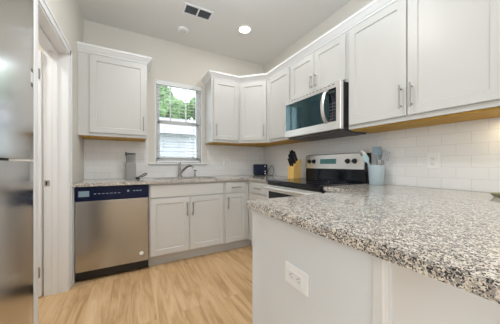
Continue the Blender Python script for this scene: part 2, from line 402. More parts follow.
# ------------------------------------------------------------------ countertops
def rounded(poly_obj): return poly_obj
sx0, sx1, sy0, sy1 = 0.225, 0.935, 2.545, 2.945
def counter_with_hole():
    mb = MB(); bm = mb.bm
    xs = [XL+0.002, sx0, sx1, 1.308, XR-0.009]; ys = [1.972, 2.435, sy0, sy1, YB-0.009]
    for i in range(4):
        for j in range(4):
            if j == 0 and i != 3: continue
            if i == 1 and j == 2: continue
            vs = [bm.verts.new(p) for p in ((xs[i], ys[j], CT), (xs[i+1], ys[j], CT), (xs[i+1], ys[j+1], CT), (xs[i], ys[j+1], CT))]
            bm.faces.new(vs)
    bmesh.ops.remove_doubles(bm, verts=bm.verts, dist=1e-5)
    r = bmesh.ops.extrude_face_region(bm, geom=list(bm.faces))
    bmesh.ops.translate(bm, verts=[v for v in r['geom'] if isinstance(v, bmesh.types.BMVert)], vec=(0, 0, -0.03))
    return mb
solo(counter_with_hole(), 'countertop', M['granite'], 'speckled granite countertop with the sink, running under the window and into the corner', 'countertop', (0.5, 2.75, CT-0.03))
PX, PY = 0.477, 0.925
poly = [(PX, -0.14), (XR-0.009, -0.14), (XR-0.009, 1.201), (1.308, 1.201), (1.308, PY), (PX+0.02, PY), (PX+0.006, PY-0.006), (PX, PY-0.02)]
solo(MB().prism(poly, CT-0.031, CT, 0.004, 2), 'countertop', M['granite'], 'large speckled granite peninsula countertop with overhang in the foreground', 'countertop', (1.2, 0.4, CT-0.031))

# ------------------------------------------------------------------ base cabinets
BT = CT-0.0315
def body(mb, x0, x1, y0, y1, z0=0.11, z1=BT): return mb.box(x0, x1, y0, y1, z0, z1, 0.001)
# end filler beside dishwasher
solo(MB().box(XL+0.001, -0.456, 2.462, YB-0.01, 0, BT, 0.001), 'filler_panel', M['cabinet'], 'narrow white filler panel between the dishwasher and the door casing', 'panel', (-0.47, 2.76, 0))
# sink base
sb = thing('sink_base_cabinet', 'white base cabinet with two shaker doors under the sink', 'cabinet', (0.572, 2.77, 0))
mb = MB(); body(mb, 0.154, 0.990, YF, YF+0.03); body(mb, 0.154, 0.17, YF+0.03, YB-0.01); body(mb, 0.974, 0.990, YF+0.03, YB-0.01); mb.box(0.17, 0.974, YF+0.03, YB-0.01, 0.11, 0.126)
mb.build('body', M['cabinet'], sb)
MB().box(0.154, 0.990, YF+0.06, YF+0.075, 0, 0.112).build('toe_kick', M['kick'], sb)
door(sb, (0.166, YF, 0.735), U_X, N_MY, 0.812, 0.132, flat=True, name='false_drawer_front')
door(sb, (0.166, YF, 0.125), U_X, N_MY, 0.403, 0.598, (0.375, 0.465, 0.15))
door(sb, (0.575, YF, 0.125), U_X, N_MY, 0.403, 0.598, (0.028, 0.465, 0.15))
# narrow cabinet
nb = thing('base_cabinet', 'narrow white base cabinet with one drawer and one door, right of the sink cabinet', 'cabinet', (1.145, 2.77, 0))
mb = MB(); body(mb, 0.991, 1.332, YF, YB-0.01); mb.build('body', M['cabinet'], nb)
MB().box(0.991, 1.392, YF+0.06, YF+0.075, 0, 0.112).build('toe_kick', M['kick'], nb)
door(nb, (1.004, YF, 0.735), U_X, N_MY, 0.272, 0.132, (0.136, 0.066, 0.13), 'h', flat=True, name='drawer')
door(nb, (1.004, YF, 0.125), U_X, N_MY, 0.272, 0.598, (0.028, 0.49, 0.15), rail=0.05)
# corner run, faces -X
cb = thing('base_cabinet', 'white base cabinet with one drawer in the corner beside the stove', 'cabinet', (1.64, 2.2, 0))
mb = MB(); body(mb, XF, XR-0.009, 1.972, YF-0.002); mb.build('body', M['cabinet'], cb)
MB().box(XF+0.06, XF+0.075, 1.972, YF+0.055, 0, 0.112).build('toe_kick', M['kick'], cb)
door(cb, (XF, 2.405, 0.735), U_MY, N_MX, 0.42, 0.132, (0.21, 0.066, 0.13), 'h', flat=True, name='drawer')
door(cb, (XF, 2.405, 0.125), U_MY, N_MX, 0.42, 0.598, (0.385, 0.49, 0.15))
# filler cabinet between peninsula and stove
fb = thing('base_cabinet', 'narrow white base cabinet between the stove and the peninsula', 'cabinet', (1.64, 1.04, 0))
mb = MB(); body(mb, XF, XR-0.009, 0.935, 1.201, 0.0); mb.build('body', M['cabinet'], fb)
door(fb, (XF, 1.195, 0.125), U_MY, N_MX, 0.23, 0.745, (0.03, 0.6, 0.15), rail=0.05)
# peninsula
pb = thing('peninsula_cabinet', 'white peninsula base with a plain end panel and an outlet, under the foreground granite', 'cabinet', (1.2, 0.59, 0))
MB().box(0.521, XR-0.009, 0.293, 0.895, 0.0, BT, 0.001).build('body', M['panel'], pb)
MB().box(0.504, 0.5205, 0.3095, 0.899, 0, BT, 0.001).build('end_panel', M['panel'], pb)
MB().box(0.497, 0.5205, 0.284, 0.309, 0, BT, 0.0015).build('corner_stile', M['trim'], pb)
MB().box(0.5215, XR-0.009, 0.279, 0.2925, 0, BT, 0.001).build('back_panel', M['panel'], pb)
for x0 in (0.54, 0.93):
    door(pb, (x0+0.37, 0.8955, 0.11), (-1, 0, 0), (0, 1, 0), 0.37, 0.76, (0.33, 0.60, 0.15))

# ------------------------------------------------------------------ wall cabinets
def light_bottom(parent, poly):
    MB().prism(poly, UB, UB+0.012).build('wood_bottom', M['raw_wood'], parent, 'raw golden wood underside')
CRP = [(0.0, 2.238), (0.006, 2.238), (0.010, 2.252), (0.016, 2.256), (0.040, 2.290), (0.046, 2.292), (0.048, 2.312), (0.0, 2.312)]
def crown(path, side, name, parent=None):
    """path in plan, side=+1 keeps the outside on the left of the walk"""
    P_ = [V((x, y)) for x, y in path]; loops = []
    for i, p in enumerate(P_):
        ds = []
        if i > 0: ds.append((p-P_[i-1]).normalized())
        if i < len(P_)-1: ds.append((P_[i+1]-p).normalized())
        ns = [V((-d.y, d.x))*side for d in ds]
        if len(ns) == 2: mv = (ns[0]+ns[1]); mv = mv/(mv.dot(ns[0]))
        else: mv = ns[0]
        loops.append([(p.x+mv.x*o, p.y+mv.y*o, z) for o, z in CRP])
    return MB().loops(loops)
# left of window
x0, x1 = XL+0.001, 0.155
lc = thing('wall_cabinet', 'single white shaker wall cabinet left of the window above the dishwasher', 'cabinet', (-0.16, 2.9, UB))
MB().box(x0, x1, YU, YB-0.001, UB+0.0125, UT, 0.001).build('body', M['cabinet'], lc)
light_bottom(lc, [(x0+0.015, YU+0.02), (x1-0.012, YU+0.02), (x1-0.012, YB-0.009), (x0+0.015, YB-0.009)])
door(lc, (-0.385, YU, UB+0.045), U_X, N_MY, 0.527, 0.805, (0.500, 0.125, 0.16))
crown([(x0, YU-0.001), (x1+0.001, YU-0.001), (x1+0.001, YB-0.001)], -1, '').build('crown', M['trim'], lc)
# right of window
c1_ = thing('wall_cabinet', 'white wall cabinet with one door just right of the window', 'cabinet', (1.13, 2.9, UB))
MB().box(0.925, 1.332, YU, YB-0.001, UB+0.0125, UT, 0.001).build('body', M['cabinet'], c1_)
light_bottom(c1_, [(0.937, YU+0.02), (1.332, YU+0.02), (1.332, YB-0.009), (0.937, YB-0.009)])
door(c1_, (0.952, YU, UB+0.045), U_X, N_MY, 0.362, 0.805, (0.03, 0.125, 0.16))
# diagonal corner
dc = thing('wall_cabinet', 'white diagonal wall cabinet in the corner above the toaster', 'cabinet', (1.72, 2.85, UB))
dpoly = [(1.333, YU), (1.633, 2.46), (XR-0.001, 2.46), (XR-0.001, YB-0.001), (1.333, YB-0.001)]
MB().prism(dpoly, UB+0.0125, UT).build('body', M['cabinet'], dc)
light_bottom(dc, [(1.334, YU+0.025), (1.643, 2.475), (XR-0.009, 2.461), (XR-0.009, YB-0.009), (1.334, YB-0.009)])
du = V((1, -1, 0)).normalized(); dn_ = V((-1, -1, 0)).normalized()
dl = 0.3*math.sqrt(2)
door(dc, V((1.333, YU, UB+0.045))+du*0.03, du, dn_, dl-0.06, 0.805, (dl-0.09, 0.125, 0.16))
# between corner and microwave
rc = thing('wall_cabinet', 'white wall cabinet with one door between the corner and the microwave', 'cabinet', (1.79, 2.2, UB))
MB().box(XU, XR-0.001, 1.983, 2.459, UB+0.0125, UT, 0.001).build('body', M['cabinet'], rc)
light_bottom(rc, [(XU+0.02, 1.985), (XR-0.009, 1.985), (XR-0.009, 2.459), (XU+0.02, 2.459)])
door(rc, (XU, 2.44, UB+0.045), U_MY, N_MX, 0.440, 0.805, (0.412, 0.125, 0.16))
# above microwave
mc = thing('wall_cabinet', 'short white wall cabinet with two doors above the microwave', 'cabinet', (1.79, 1.55, 1.80))
MB().box(XU, XR-0.001, 1.223, 1.982, 1.80, UT, 0.001).build('body', M['cabinet'], mc)
door(mc, (XU, 1.967, 1.82), U_MY, N_MX, 0.360, 0.402, (0.335, 0.105, 0.14))
door(mc, (XU, 1.602, 1.82), U_MY, N_MX, 0.360, 0.402, (0.025, 0.105, 0.14))
# big double cabinet
bc = thing('wall_cabinet', 'large white double-door wall cabinet at the right above the peninsula', 'cabinet', (1.79, 0.73, UB))
MB().box(XU, XR-0.001, 0.308, 1.222, UB+0.0125, UT, 0.001).build('body', M['cabinet'], bc)
light_bottom(bc, [(XU+0.02, 0.32), (XR-0.009, 0.32), (XR-0.009, 1.21), (XU+0.02, 1.21)])
door(bc, (XU, 1.207, UB+0.045), U_MY, N_MX, 0.437, 0.805, (0.409, 0.125, 0.16))
door(bc, (XU, 0.762, UB+0.045), U_MY, N_MX, 0.437, 0.805, (0.028, 0.125, 0.16))
cr = crown([(0.924, YB-0.001), (0.924, YU-0.001), (1.3326, YU-0.001), (XU-0.001, 2.4596), (XU-0.001, 0.307), (XR-0.001, 0.307)], -1, '')
solo(cr, 'crown_molding', M['trim'], 'white crown molding running along the tops of the right-hand wall cabinets', 'molding', (1.6, 1.8, 2.238))

pk = thing('puck_light', 'small warm puck light under the large right-hand wall cabinet', 'cabinet light', (1.85, 0.335, UB-0.012))
MB().lathe([(0, -0.0005), (0.034, -0.0005), (0.034, -0.010), (0.028, -0.012), (0, -0.012)], (1.85, 0.335, UB), 28).build('housing', M['plastic_white'], pk)
l_ = bpy.data.lights.new('puck_lamp', 'AREA'); l_.shape = 'DISK'; l_.size = 0.05; l_.energy = 0.4; l_.color = (1.0, 0.78, 0.45)
o_ = bpy.data.objects.new('puck_lamp', l_); COL.objects.link(o_); o_.location = (1.85, 0.335, UB-0.0135)

# ------------------------------------------------------------------ dishwasher
dw = thing('dishwasher', 'stainless steel dishwasher with a dark blue control strip', 'dishwasher', (-0.15, 2.76, 0))
MB().box(-0.452, 0.150, 2.49, YB-0.02, 0.02, BT-0.004).build('body', M['black'], dw)
MB().box(-0.452, 0.150, 2.54, 2.56, 0.0, 0.11).build('toe_kick', M['black'], dw)
mb = MB(); 
mb.box(-0.451, 0.149, 2.452, 2.489, 0.105, 0.748, 0.006, 2)
dwd = mb.build('door', M['steel'], dw)
MB().lathe([(0, -0.0035), (0.018, -0.0035), (0.020, -0.001), (0.020, 0)], (0.085, 2.4518, 0.185), 24, 'y').build('emblem', M['plastic_white'], dwd, 'round white emblem')
mb = MB().box(-0.451, 0.149, 2.450, 2.489, 0.752, 0.878, 0.005, 2)
cp = mb.build('control_panel', M['navy'], dw)
MB().box(-0.425, -0.345, 2.4487, 2.4499, 0.790, 0.842).build('display', M['display'], cp)
mb = MB()
for k in range(7): mb.box(-0.31+k*0.032, -0.292+k*0.032, 2.4487, 2.4499, 0.81, 0.814)
for k in range(3): mb.box(0.01+k*0.028, 0.028+k*0.028, 2.4487, 2.4499, 0.822, 0.827)
mb.box(-0.04, -0.025, 2.4487, 2.4499, 0.818, 0.834)
mb.build('button_marks', M['print'], cp)

# ------------------------------------------------------------------ sink, faucet, soap
sk = thing('sink', 'stainless steel sink set into the granite under the window', 'sink', (0.58, 2.745, CT-0.2))
def rl(i, z): return [(sx0+i, sy0+i, z), (sx1-i, sy0+i, z), (sx1-i, sy1-i, z), (sx0+i, sy1-i, z)]
MB().loops([rl(-0.015, CT-0.034), rl(-0.015, CT-0.031), rl(0.002, CT-0.031), rl(0.006, CT-0.036), rl(0.012, CT-0.20), rl(0.045, CT-0.22)], False, True).build('basin', M['chrome'], sk)
MB().lathe([(0, 0.003), (0.03, 0.003), (0.04, 0.0)], (0.58, 2.745, CT-0.2195), 24).build('drain', M['nickel'], sk)
fc = thing('faucet', 'single-lever brushed nickel faucet behind the sink', 'faucet', (0.56, 2.985, CT))
fx, fy = 0.56, 2.985
MB().lathe([(0, 0.012), (0.026, 0.012), (0.03, 0.006), (0.03, 0.0005)], (fx, fy, CT), 28).build('base', M['nickel'], fc)
MB().lathe([(0, 0.145), (0.012, 0.145), (0.021, 0.135), (0.021, 0.06), (0.024, 0.0125)], (fx, fy, CT), 24).build('body', M['nickel'], fc)
pts = []
for k in range(13):
    t = k/12; pts.append((fx+0.012+0.12*t, fy-0.01-0.15*t, CT+0.055+0.095*math.sin(t*PI*0.60)+0.005*t))
pts.append((pts[-1][0]+0.001, pts[-1][1]-0.006, pts[-1][2]-0.03))
MB().tube(pts, [0.015]*6+[0.0135]*8, 14).build('spout', M['nickel'], fc)
MB().tube([(fx, fy, CT+0.143), (fx+0.003, fy+0.002, CT+0.165), (fx+0.008, fy-0.004, CT+0.19), (fx+0.012, fy-0.03, CT+0.205)], [0.012, 0.011, 0.008, 0.006], 12).build('lever', M['nickel'], fc)
sd = thing('soap_dispenser', 'small brushed nickel soap dispenser right of the faucet', 'soap dispenser', (0.765, 2.985, CT))
sxx = 0.765
MB().lathe([(0, 0.05), (0.010, 0.05), (0.011, 0.02), (0.02, 0.012), (0.021, 0.0005)], (sxx, fy, CT), 20).build('body', M['nickel'], sd)
MB().lathe([(0, 0.098), (0.014, 0.096), (0.016, 0.085), (0.007, 0.078), (0.006, 0.0505)], (sxx, fy, CT), 20).tube([(sxx, fy, CT+0.09), (sxx+0.004, fy-0.03, CT+0.092), (sxx+0.008, fy-0.06, CT+0.08)], 0.0055, 10).build('pump', M['nickel'], sd)

# ------------------------------------------------------------------ range
RY0, RY1 = 1.207, 1.967; RXF, RXB = 1.300, XR-0.012
rg = thing('range', 'stainless steel electric range with a black glass cooktop', 'stove', (1.62, 1.55, 0))
MB().box(RXF+0.005, RXB, RY0, RY1, 0.03, 0.900).build('body', M['black'], rg)
for xx in (RXF+0.05, RXB-0.05):
    for yy in (RY0+0.05, RY1-0.05): MB().lathe([(0, 0.03), (0.018, 0.03), (0.02, 0), (0, 0)], (xx, yy, 0.0), 12).build('foot', M['black'], rg)
MB().box(RXF-0.030, RXB, RY0-0.001, RY1+0.001, 0.9005, 0.924, 0.006, 2).build('cooktop', M['black_gloss'], rg, 'black ceramic glass cooktop')
rings = [(1.45, 1.40, 0.10), (1.45, 1.78, 0.08), (1.70, 1.40, 0.08), (1.70, 1.78, 0.10)]
for bx_, by_, r_ in rings: MB().lathe([(r_, 0.0), (r_, 0.0006), (r_-0.003, 0.0006), (r_-0.003, 0)], (bx_, by_, 0.9242), 40).build('burner_ring', M['grey_dark'], rg)
od = MB().box(RXF-0.025, RXF+0.004, RY0+0.003, RY1-0.003, 0.245, 0.868, 0.005, 2).build('oven_door', M['steel_light'], rg)
MB().box(RXF-0.0275, RXF-0.0245, RY0+0.05, RY1-0.05, 0.36, 0.805, 0.001).build('oven_window', M['black_gloss'], od, 'dark oven glass')
mb = MB().tube([(RXF-0.065, RY0+0.04, 0.842), (RXF-0.065, RY1-0.04, 0.842)], 0.014, 14)
for yy in (RY0+0.07, RY1-0.07): mb.tube([(RXF-0.024, yy, 0.842), (RXF-0.065, yy, 0.842)], 0.010, 10)
mb.build('oven_handle', M['steel_light'], od)
MB().box(RXF-0.012, RXF+0.004, RY0+0.003, RY1-0.003, 0.870, 0.8995, 0.003).build('front_trim', M['black'], rg)
MB().box(RXF-0.022, RXF+0.004, RY0+0.003, RY1-0.003, 0.05, 0.238, 0.005, 2).build('storage_drawer', M['steel_light'], rg)
# backguard
bg = MB().extrude_poly([(1.845, RY0, 0.9245), (RXB, RY0, 0.9245), (RXB, RY0, 1.192), (1.875, RY0, 1.192), (1.855, RY0, 1.18)], (0, RY1-RY0, 0)).build('backguard', M['black_gloss'], rg, 'black glass back panel')
cpn = MB().extrude_poly([(1.8405, RY0+0.012, 1.040), (1.8475, RY0+0.012, 1.040), (1.8545, RY0+0.012, 1.172), (1.872, RY0+0.012, 1.190), (1.872, RY0+0.012, 1.197), (1.860, RY0+0.012, 1.196), (1.849, RY0+0.012, 1.188)], (0, RY1-RY0-0.024, 0)).build('control_panel', M['steel_light'], rg)
nx = V((-1, 0, 0.06)).normalized(); ux = V((0, -1, 0)); vx = nx.cross(ux)
def onp(y_, z_, d=0.0): 
    x_ = 1.8405+(z_-1.040)/(1.188-1.040)*0.0085; return V((x_, y_, z_))+nx*d
MB().obox(onp(1.635, 1.118, 0.001), ux, vx, nx, 0.215, 0.052, 0.003, 0.001).build('display', M['display_teal'], cpn)
for yy in (1.905, 1.835, 1.39, 1.315):
    c = onp(yy, 1.118); 
    k = MB().tube([c+nx*0.0005, c+nx*0.006, c+nx*0.007, c+nx*0.026], [0.025, 0.024, 0.019, 0.016], 20)
    k.obox(c+nx*0.024, ux, vx, nx, 0.008, 0.034, 0.016, 0.002).build('knob', M['black'], cpn)

# ------------------------------------------------------------------ microwave
MY0, MY1, MX, MZ0, MZ1 = 1.226, 1.979, 1.535, 1.385, 1.797
mw = thing('microwave', 'stainless over-the-range microwave with a dark glass door', 'microwave', (1.74, 1.56, MZ0))
MB().box(MX+0.036, XR-0.009, MY0+0.002, MY1-0.002, MZ0, MZ1-0.002, 0.002).build('case', M['black'], mw)
MB().box(MX+0.04, XR-0.03, MY0+0.02, MY1-0.02, MZ0-0.018, MZ0-0.0005).build('bottom_vent', M['grey_dark'], mw)
def frame_loops(y0, y1, z0, z1, bw0, bw1, bz0, bz1, xf, xb):
    o = [(y1, z0), (y0, z0), (y0, z1), (y1, z1)]
    i = [(y1-bw1, z0+bz0), (y0+bw0, z0+bz0), (y0+bw0, z1-bz1), (y1-bw1, z1-bz1)]
    return [[(xb, a, b) for a, b in o], [(xf+0.004, a, b) for a, b in o], [(xf, a+(-0.004 if a == y1 else 0.004), b+(0.004 if b == z0 else -0.004)) for a, b in o], [(xf, a, b) for a, b in i], [(xf+0.005, a, b) for a, b in i]]
fr_ = MB().loops(frame_loops(MY0, MY1, MZ0+0.002, MZ1, 0.045, 0.018, 0.072, 0.045, MX, MX+0.035)).build('door_frame', M['steel_light'], mw)
MB().box(MX+0.0005, MX+0.0045, MY0+0.128, MY1-0.020, MZ0+0.076, MZ1-0.047, 0.001).build('door_glass', M['teal_cast_glass'], fr_, 'dark reflective glass')
kp = MB().box(MX-0.0005, MX+0.0045, MY0+0.047, MY0+0.124, MZ0+0.076, MZ1-0.047, 0.001).build('keypad', M['black_gloss'], mw)
mb = MB()
for r_ in range(6):
    for c_ in range(3): mb.box(MX-0.0012, MX-0.0006, MY0+0.053+c_*0.023, MY0+0.067+c_*0.023, MZ0+0.092+r_*0.027, MZ0+0.102+r_*0.027)
mb.build('key_marks', M['grey_dark'], kp)
MB().box(MX-0.0012, MX-0.0006, MY0+0.054, MY0+0.116, MZ1-0.088, MZ1-0.066).build('clock_display', mat('dim clock glass', (0.03, 0.045, 0.045), 0.2), kp)
pts = []
hy = MY0+0.145
for k in range(15):
    t = k/14; pts.append((MX-0.004-0.055*math.sin(PI*t)**0.6, hy, MZ0+0.072+0.285*t))
mb = MB(); bm = mb.bm; rr = []
for i, p in enumerate(pts):
    q0 = V(pts[max(i-1, 0)]); q1 = V(pts[min(i+1, 14)]); t = (q1-q0).normalized(); a = V((0, 1, 0)); b_ = t.cross(a)
    rr.append([V(p)+a*0.017*sa+b_*0.006*sb for sa, sb in ((-1, -.6), (-.7, -1), (.7, -1), (1, -.6), (1, .6), (.7, 1), (-.7, 1), (-1, .6))])
mb.loops(rr).build('handle', M['steel_light'], fr_)
mb = MB()
for k in range(14): mb.box(MX-0.0008, MX+0.001, MY0+0.06+k*0.046, MY0+0.09+k*0.046, MZ1-0.018, MZ1-0.012)
mb.build('top_grille', M['grey_dark'], mw)

# ------------------------------------------------------------------ refrigerator
rf = thing('refrigerator', 'tall stainless steel refrigerator at the left edge of the kitchen', 'refrigerator', (-0.75, 0.77, 0))
FY0, FY1 = 0.305, 1.213
MB().box(-1.13, -0.425, FY0+0.01, FY1-0.01, 0.02, 1.77, 0.004).build('body', M['grey_dark'], rf)
MB().box(-0.44, -0.40, FY0+0.02, FY1-0.02, 0.0, 0.05).build('toe_grille', M['black'], rf)
def fdoor(y0, y1, z0, z1):
    pr = []; n = 16
    for k in range(n+1):
        yy = y0+(y1-y0)*k/n; s_ = (yy-(FY0+FY1)/2)/((FY1-FY0)/2)
        e = min(1, max(0, (1-abs(2*k/n-1))*9)); 
        pr.append((-0.345+0.014*(1-s_*s_)-0.012*(1-math.sqrt(max(0, e))) , yy))
    pr = [(-0.42, y0)]+pr+[(-0.42, y1)]
    mb = MB().prism(pr, z0, z1); 
    for f in mb.bm.faces:
        if abs(f.normal.z) < 0.5 and f.calc_center_median().x > -0.38: f.smooth = True
    return mb
ym = (FY0+FY1)/2
fd1 = fdoor(FY0, FY1, 1.108, 1.785).build('freezer_door', M['steel_fridge'], rf)
fd2 = fdoor(FY0, FY1, 0.06, 1.100).build('door', M['steel_fridge'], rf)
for d_, z0_, z1_ in ((fd1, 1.16, 1.60), (fd2, 0.55, 1.05)):
    mb = MB().tube([(-0.278, FY0+0.05, z0_), (-0.278, FY0+0.05, z1_)], 0.012, 14)
    for zz in (z0_+0.05, z1_-0.05): mb.tube([(-0.345, FY0+0.05, zz), (-0.278, FY0+0.05, zz)], 0.009, 10)
    mb.build('handle', M['steel'], d_)
bd = MB().box(-0.3475, -0.3405, FY1-0.092, FY1-0.062, 1.39, 1.46, 0.001); bd = bd.build('badge', M['grey_dark'], fd1, 'small dark rectangular badge')
MB().box(-0.3403, -0.3396, FY1-0.086, FY1-0.068, 1.405, 1.445).build('badge_mark', M['steel_light'], bd)
MB().box(-0.45, -0.37, FY1-0.07, FY1-0.015, 1.786, 1.80, 0.003).build('hinge_cover', M['grey_dark'], rf)

# ------------------------------------------------------------------ ceiling fixtures
vt = thing('ceiling_vent', 'white ceiling air vent with dark louvre openings', 'vent', (0.628, 2.33, H-0.012))
def rframe(x0, x1, y0, y1, b, z0, z1):
    m_ = MB(); m_.box(x0, x1, y0, y0+b, z0, z1, 0.002).box(x0, x1, y1-b, y1, z0, z1, 0.002).box(x0, x0+b, y0+b, y1-b, z0, z1, 0.002).box(x1-b, x1, y0+b, y1-b, z0, z1, 0.002); return m_
m_ = rframe(0.473, 0.783, 2.245, 2.415, 0.022, H-0.010, H-0.0005); m_.box(0.620, 0.636, 2.267, 2.393, H-0.010, H-0.0005)
m_.build('frame', M['trim'], vt)
MB().box(0.495, 0.761, 2.267, 2.393, H-0.0015, H-0.0006).build('opening', M['grey_dark'], vt)
m_ = MB()
for k in range(9):
    yy = 2.276+k*0.0135
    for xa, xb in ((0.496, 0.619), (0.637, 0.760)): m_.obox(((xa+xb)/2, yy, H-0.006), (1, 0, 0), (0, 1, 0.9), (0, -0.9, 1), xb-xa, 0.009, 0.001)
m_.build('louvres', mat('grey louvre', (0.30, 0.33, 0.36), 0.5), vt)
sm = thing('smoke_detector', 'round white disc detector on the ceiling left of the lit downlight', 'smoke detector', (0.55, 2.72, H-0.03))
MB().lathe([(0, -0.028), (0.045, -0.028), (0.062, -0.02), (0.068, -0.0005)], (0.55, 2.72, H), 36).build('housing', M['plastic_white'], sm)
MB().lathe([(0.018, -0.0285), (0.030, -0.0285), (0.030, -0.030), (0.018, -0.030), (0.018, -0.0285)], (0.55, 2.72, H), 28).build('grille', mat('detector grey', (0.6, 0.6, 0.59), 0.6), sm)
lbl = ['round recessed ceiling downlight, lit, above the kitchen corner', 'unseen recessed ceiling downlight added over the kitchen aisle', 'unseen recessed ceiling downlight added behind the refrigerator side of the room', 'unseen recessed ceiling downlight added toward the rear wall']
for i, (x, y) in enumerate(DOWN):
    dl_ = thing('recessed_light', lbl[i], 'ceiling light', (x, y, H-0.01), 'recessed ceiling lights')
    MB().lathe([(0.066, -0.0005), (0.085, -0.0005), (0.083, -0.010), (0.068, -0.010), (0.066, -0.0005)], (x, y, H), 40).build('trim_ring', M['plastic_white'], dl_)
    MB().lathe([(0, -0.009), (0.05, -0.009), (0.0675, -0.004)], (x, y, H), 36).build('lens', M['lens'], dl_)

# ------------------------------------------------------------------ blinds
bl = thing('window_blind', 'white horizontal slat blind hanging in the kitchen window', 'blind', (0.574, YB+0.02, WZ1-0.02))
bx0, bx1 = WX0+0.016, WX1-0.016; by = YB+0.018
MB().box(bx0, bx1, by-0.024, by+0.022, WZ1-0.058, WZ1-0.013, 0.002).build('headrail', M['blind'], bl)
mb = MB(); zs = []
z = WZ1-0.085
while z > WZ0+0.05: zs.append(z); z -= 0.0445
for z in zs:
    mb.obox(((bx0+bx1)/2, by, z), (1, 0, 0), (0, 0.985, 0.17), (0, -0.17, 0.985), bx1-bx0-0.01, 0.046, 0.003, 0.0008)
mb.build('slats', M['blind'], bl)
MB().box(bx0+0.004, bx1-0.004, by-0.022, by+0.022, WZ0+0.006, WZ0+0.024, 0.003).build('bottom_rail', M['blind'], bl)
mb = MB()
for xx in (bx0+0.10, (bx0+bx1)/2, bx1-0.10):
    for yy in (by-0.026, by+0.026): mb.tube([(xx, yy, WZ0+0.02), (xx, yy, WZ1-0.05)], 0.0011, 6)
mb.build('ladder_cord', M['blind'], bl)
mb = MB()
for xx in (bx1-0.125, bx1-0.105): mb.tube([(xx, by-0.032, 1.20), (xx, by-0.029, WZ1-0.06)], 0.0012, 6).lathe([(0, 0.0), (0.006, 0.004), (0.004, 0.03), (0, 0.032)], (xx, by-0.032, 1.17), 10)
mb.build('pull_cord', M['grey_sil'], bl)

# ------------------------------------------------------------------ outlets
def outlet(c, u, n, label, gang=1, horiz=False):
    c, u, n = V(c), V(u).normalized(), V(n).normalized(); v = Z
    if horiz: u, v = Z.copy(), u
    t = thing('wall_outlet', label, 'outlet', c)
    w_ = 0.072 if gang == 1 else 0.118
    pl = MB().obox(c+n*0.0035, u, v, n, w_, 0.116, 0.006, 0.0015).build('cover_plate', M['plastic_white'], t)
    for g_ in range(gang):
        cc = c+u*((g_-(gang-1)/2)*0.046)
        s_ = MB().obox(cc+n*0.0067, u, v, n, 0.034, 0.068, 0.003, 0.0008).build('receptacle', M['trim'], t)
        m_ = MB()
        for q in (-0.019, 0.019):
            for e in (-0.006, 0.006): m_.obox(cc+u*e+v*q+n*0.0083, u, v, n, 0.0022, 0.008, 0.0006)
            m_.obox(cc+v*(q-0.009)+n*0.0083, u, v, n, 0.004, 0.004, 0.0006)
        m_.build('slots', M['slot_grey'], s_)
    return t
outlet((1.27, YB-0.008, 1.115), U_X, N_MY, 'white double-gang wall outlet on the tile left of the toaster', 2)
outlet((-0.085, YB-0.008, 1.09), U_X, N_MY, 'white wall outlet on the tile behind the grey canister')
outlet((XR-0.008, 0.745, 1.113), U_MY, N_MX, 'white wall outlet on the tile right of the utensil crock')
outlet((0.504, 0.582, 0.695), U_MY, N_MX, 'white sideways outlet on the end panel of the peninsula', 1, True)

# ------------------------------------------------------------------ counter items
# canister with clear top
cn = thing('canister', 'tall grey canister with a clear top, standing left of the sink', 'canister', (-0.012, 2.90, CT))
def rsq(cx, cy, h, r, z, n=5):
    out = []
    for q, (sx, sy) in enumerate(((1, 1), (-1, 1), (-1, -1), (1, -1))):
        for k in range(n):
            a = q*PI/2+k/(n-1)*PI/2; out.append((cx+sx*(h-r)+r*math.cos(a), cy+sy*(h-r)+r*math.sin(a), z))
    return out
cx, cy = -0.012, 2.90
MB().loops([rsq(cx, cy, 0.053, 0.012, CT+0.0005), rsq(cx, cy, 0.055, 0.012, CT+0.004), rsq(cx, cy, 0.055, 0.012, CT+0.185), rsq(cx, cy, 0.052, 0.012, CT+0.19)]).build('body', M['can'], cn)
MB().loops([rsq(cx, cy, 0.047, 0.012, CT+0.191), rsq(cx, cy, 0.047, 0.012, CT+0.285)]).build('clear_container', M['clear_plastic'], cn, 'clear plastic upper container')
MB().loops([rsq(cx, cy, 0.05, 0.012, CT+0.286), rsq(cx, cy, 0.05, 0.012, CT+0.300), rsq(cx, cy, 0.045, 0.012, CT+0.304)]).box(cx-0.058, cx-0.04, cy-0.015, cy+0.015, CT+0.27, CT+0.315, 0.003).build('lid', M['grey_dark'], cn)
# black dish brush
bs = thing('dish_brush', 'black dish brush lying on the counter beside the canister', 'brush', (0.05, 2.86, CT))
MB().tube([(0.065, 2.845, CT+0.018), (0.090, 2.86, CT+0.035), (0.130, 2.89, CT+0.06), (0.155, 2.90, CT+0.066), (0.160, 2.905, CT+0.052), (0.135, 2.895, CT+0.038), (0.095, 2.865, CT+0.02)], 0.006, 8).build('handle', M['black'], bs)
MB().lathe([(0, 0.002), (0.018, 0.002), (0.024, 0.012), (0.018, 0.026), (0, 0.030)], (0.06, 2.84, CT-0.001), 16).build('head', M['black'], bs)
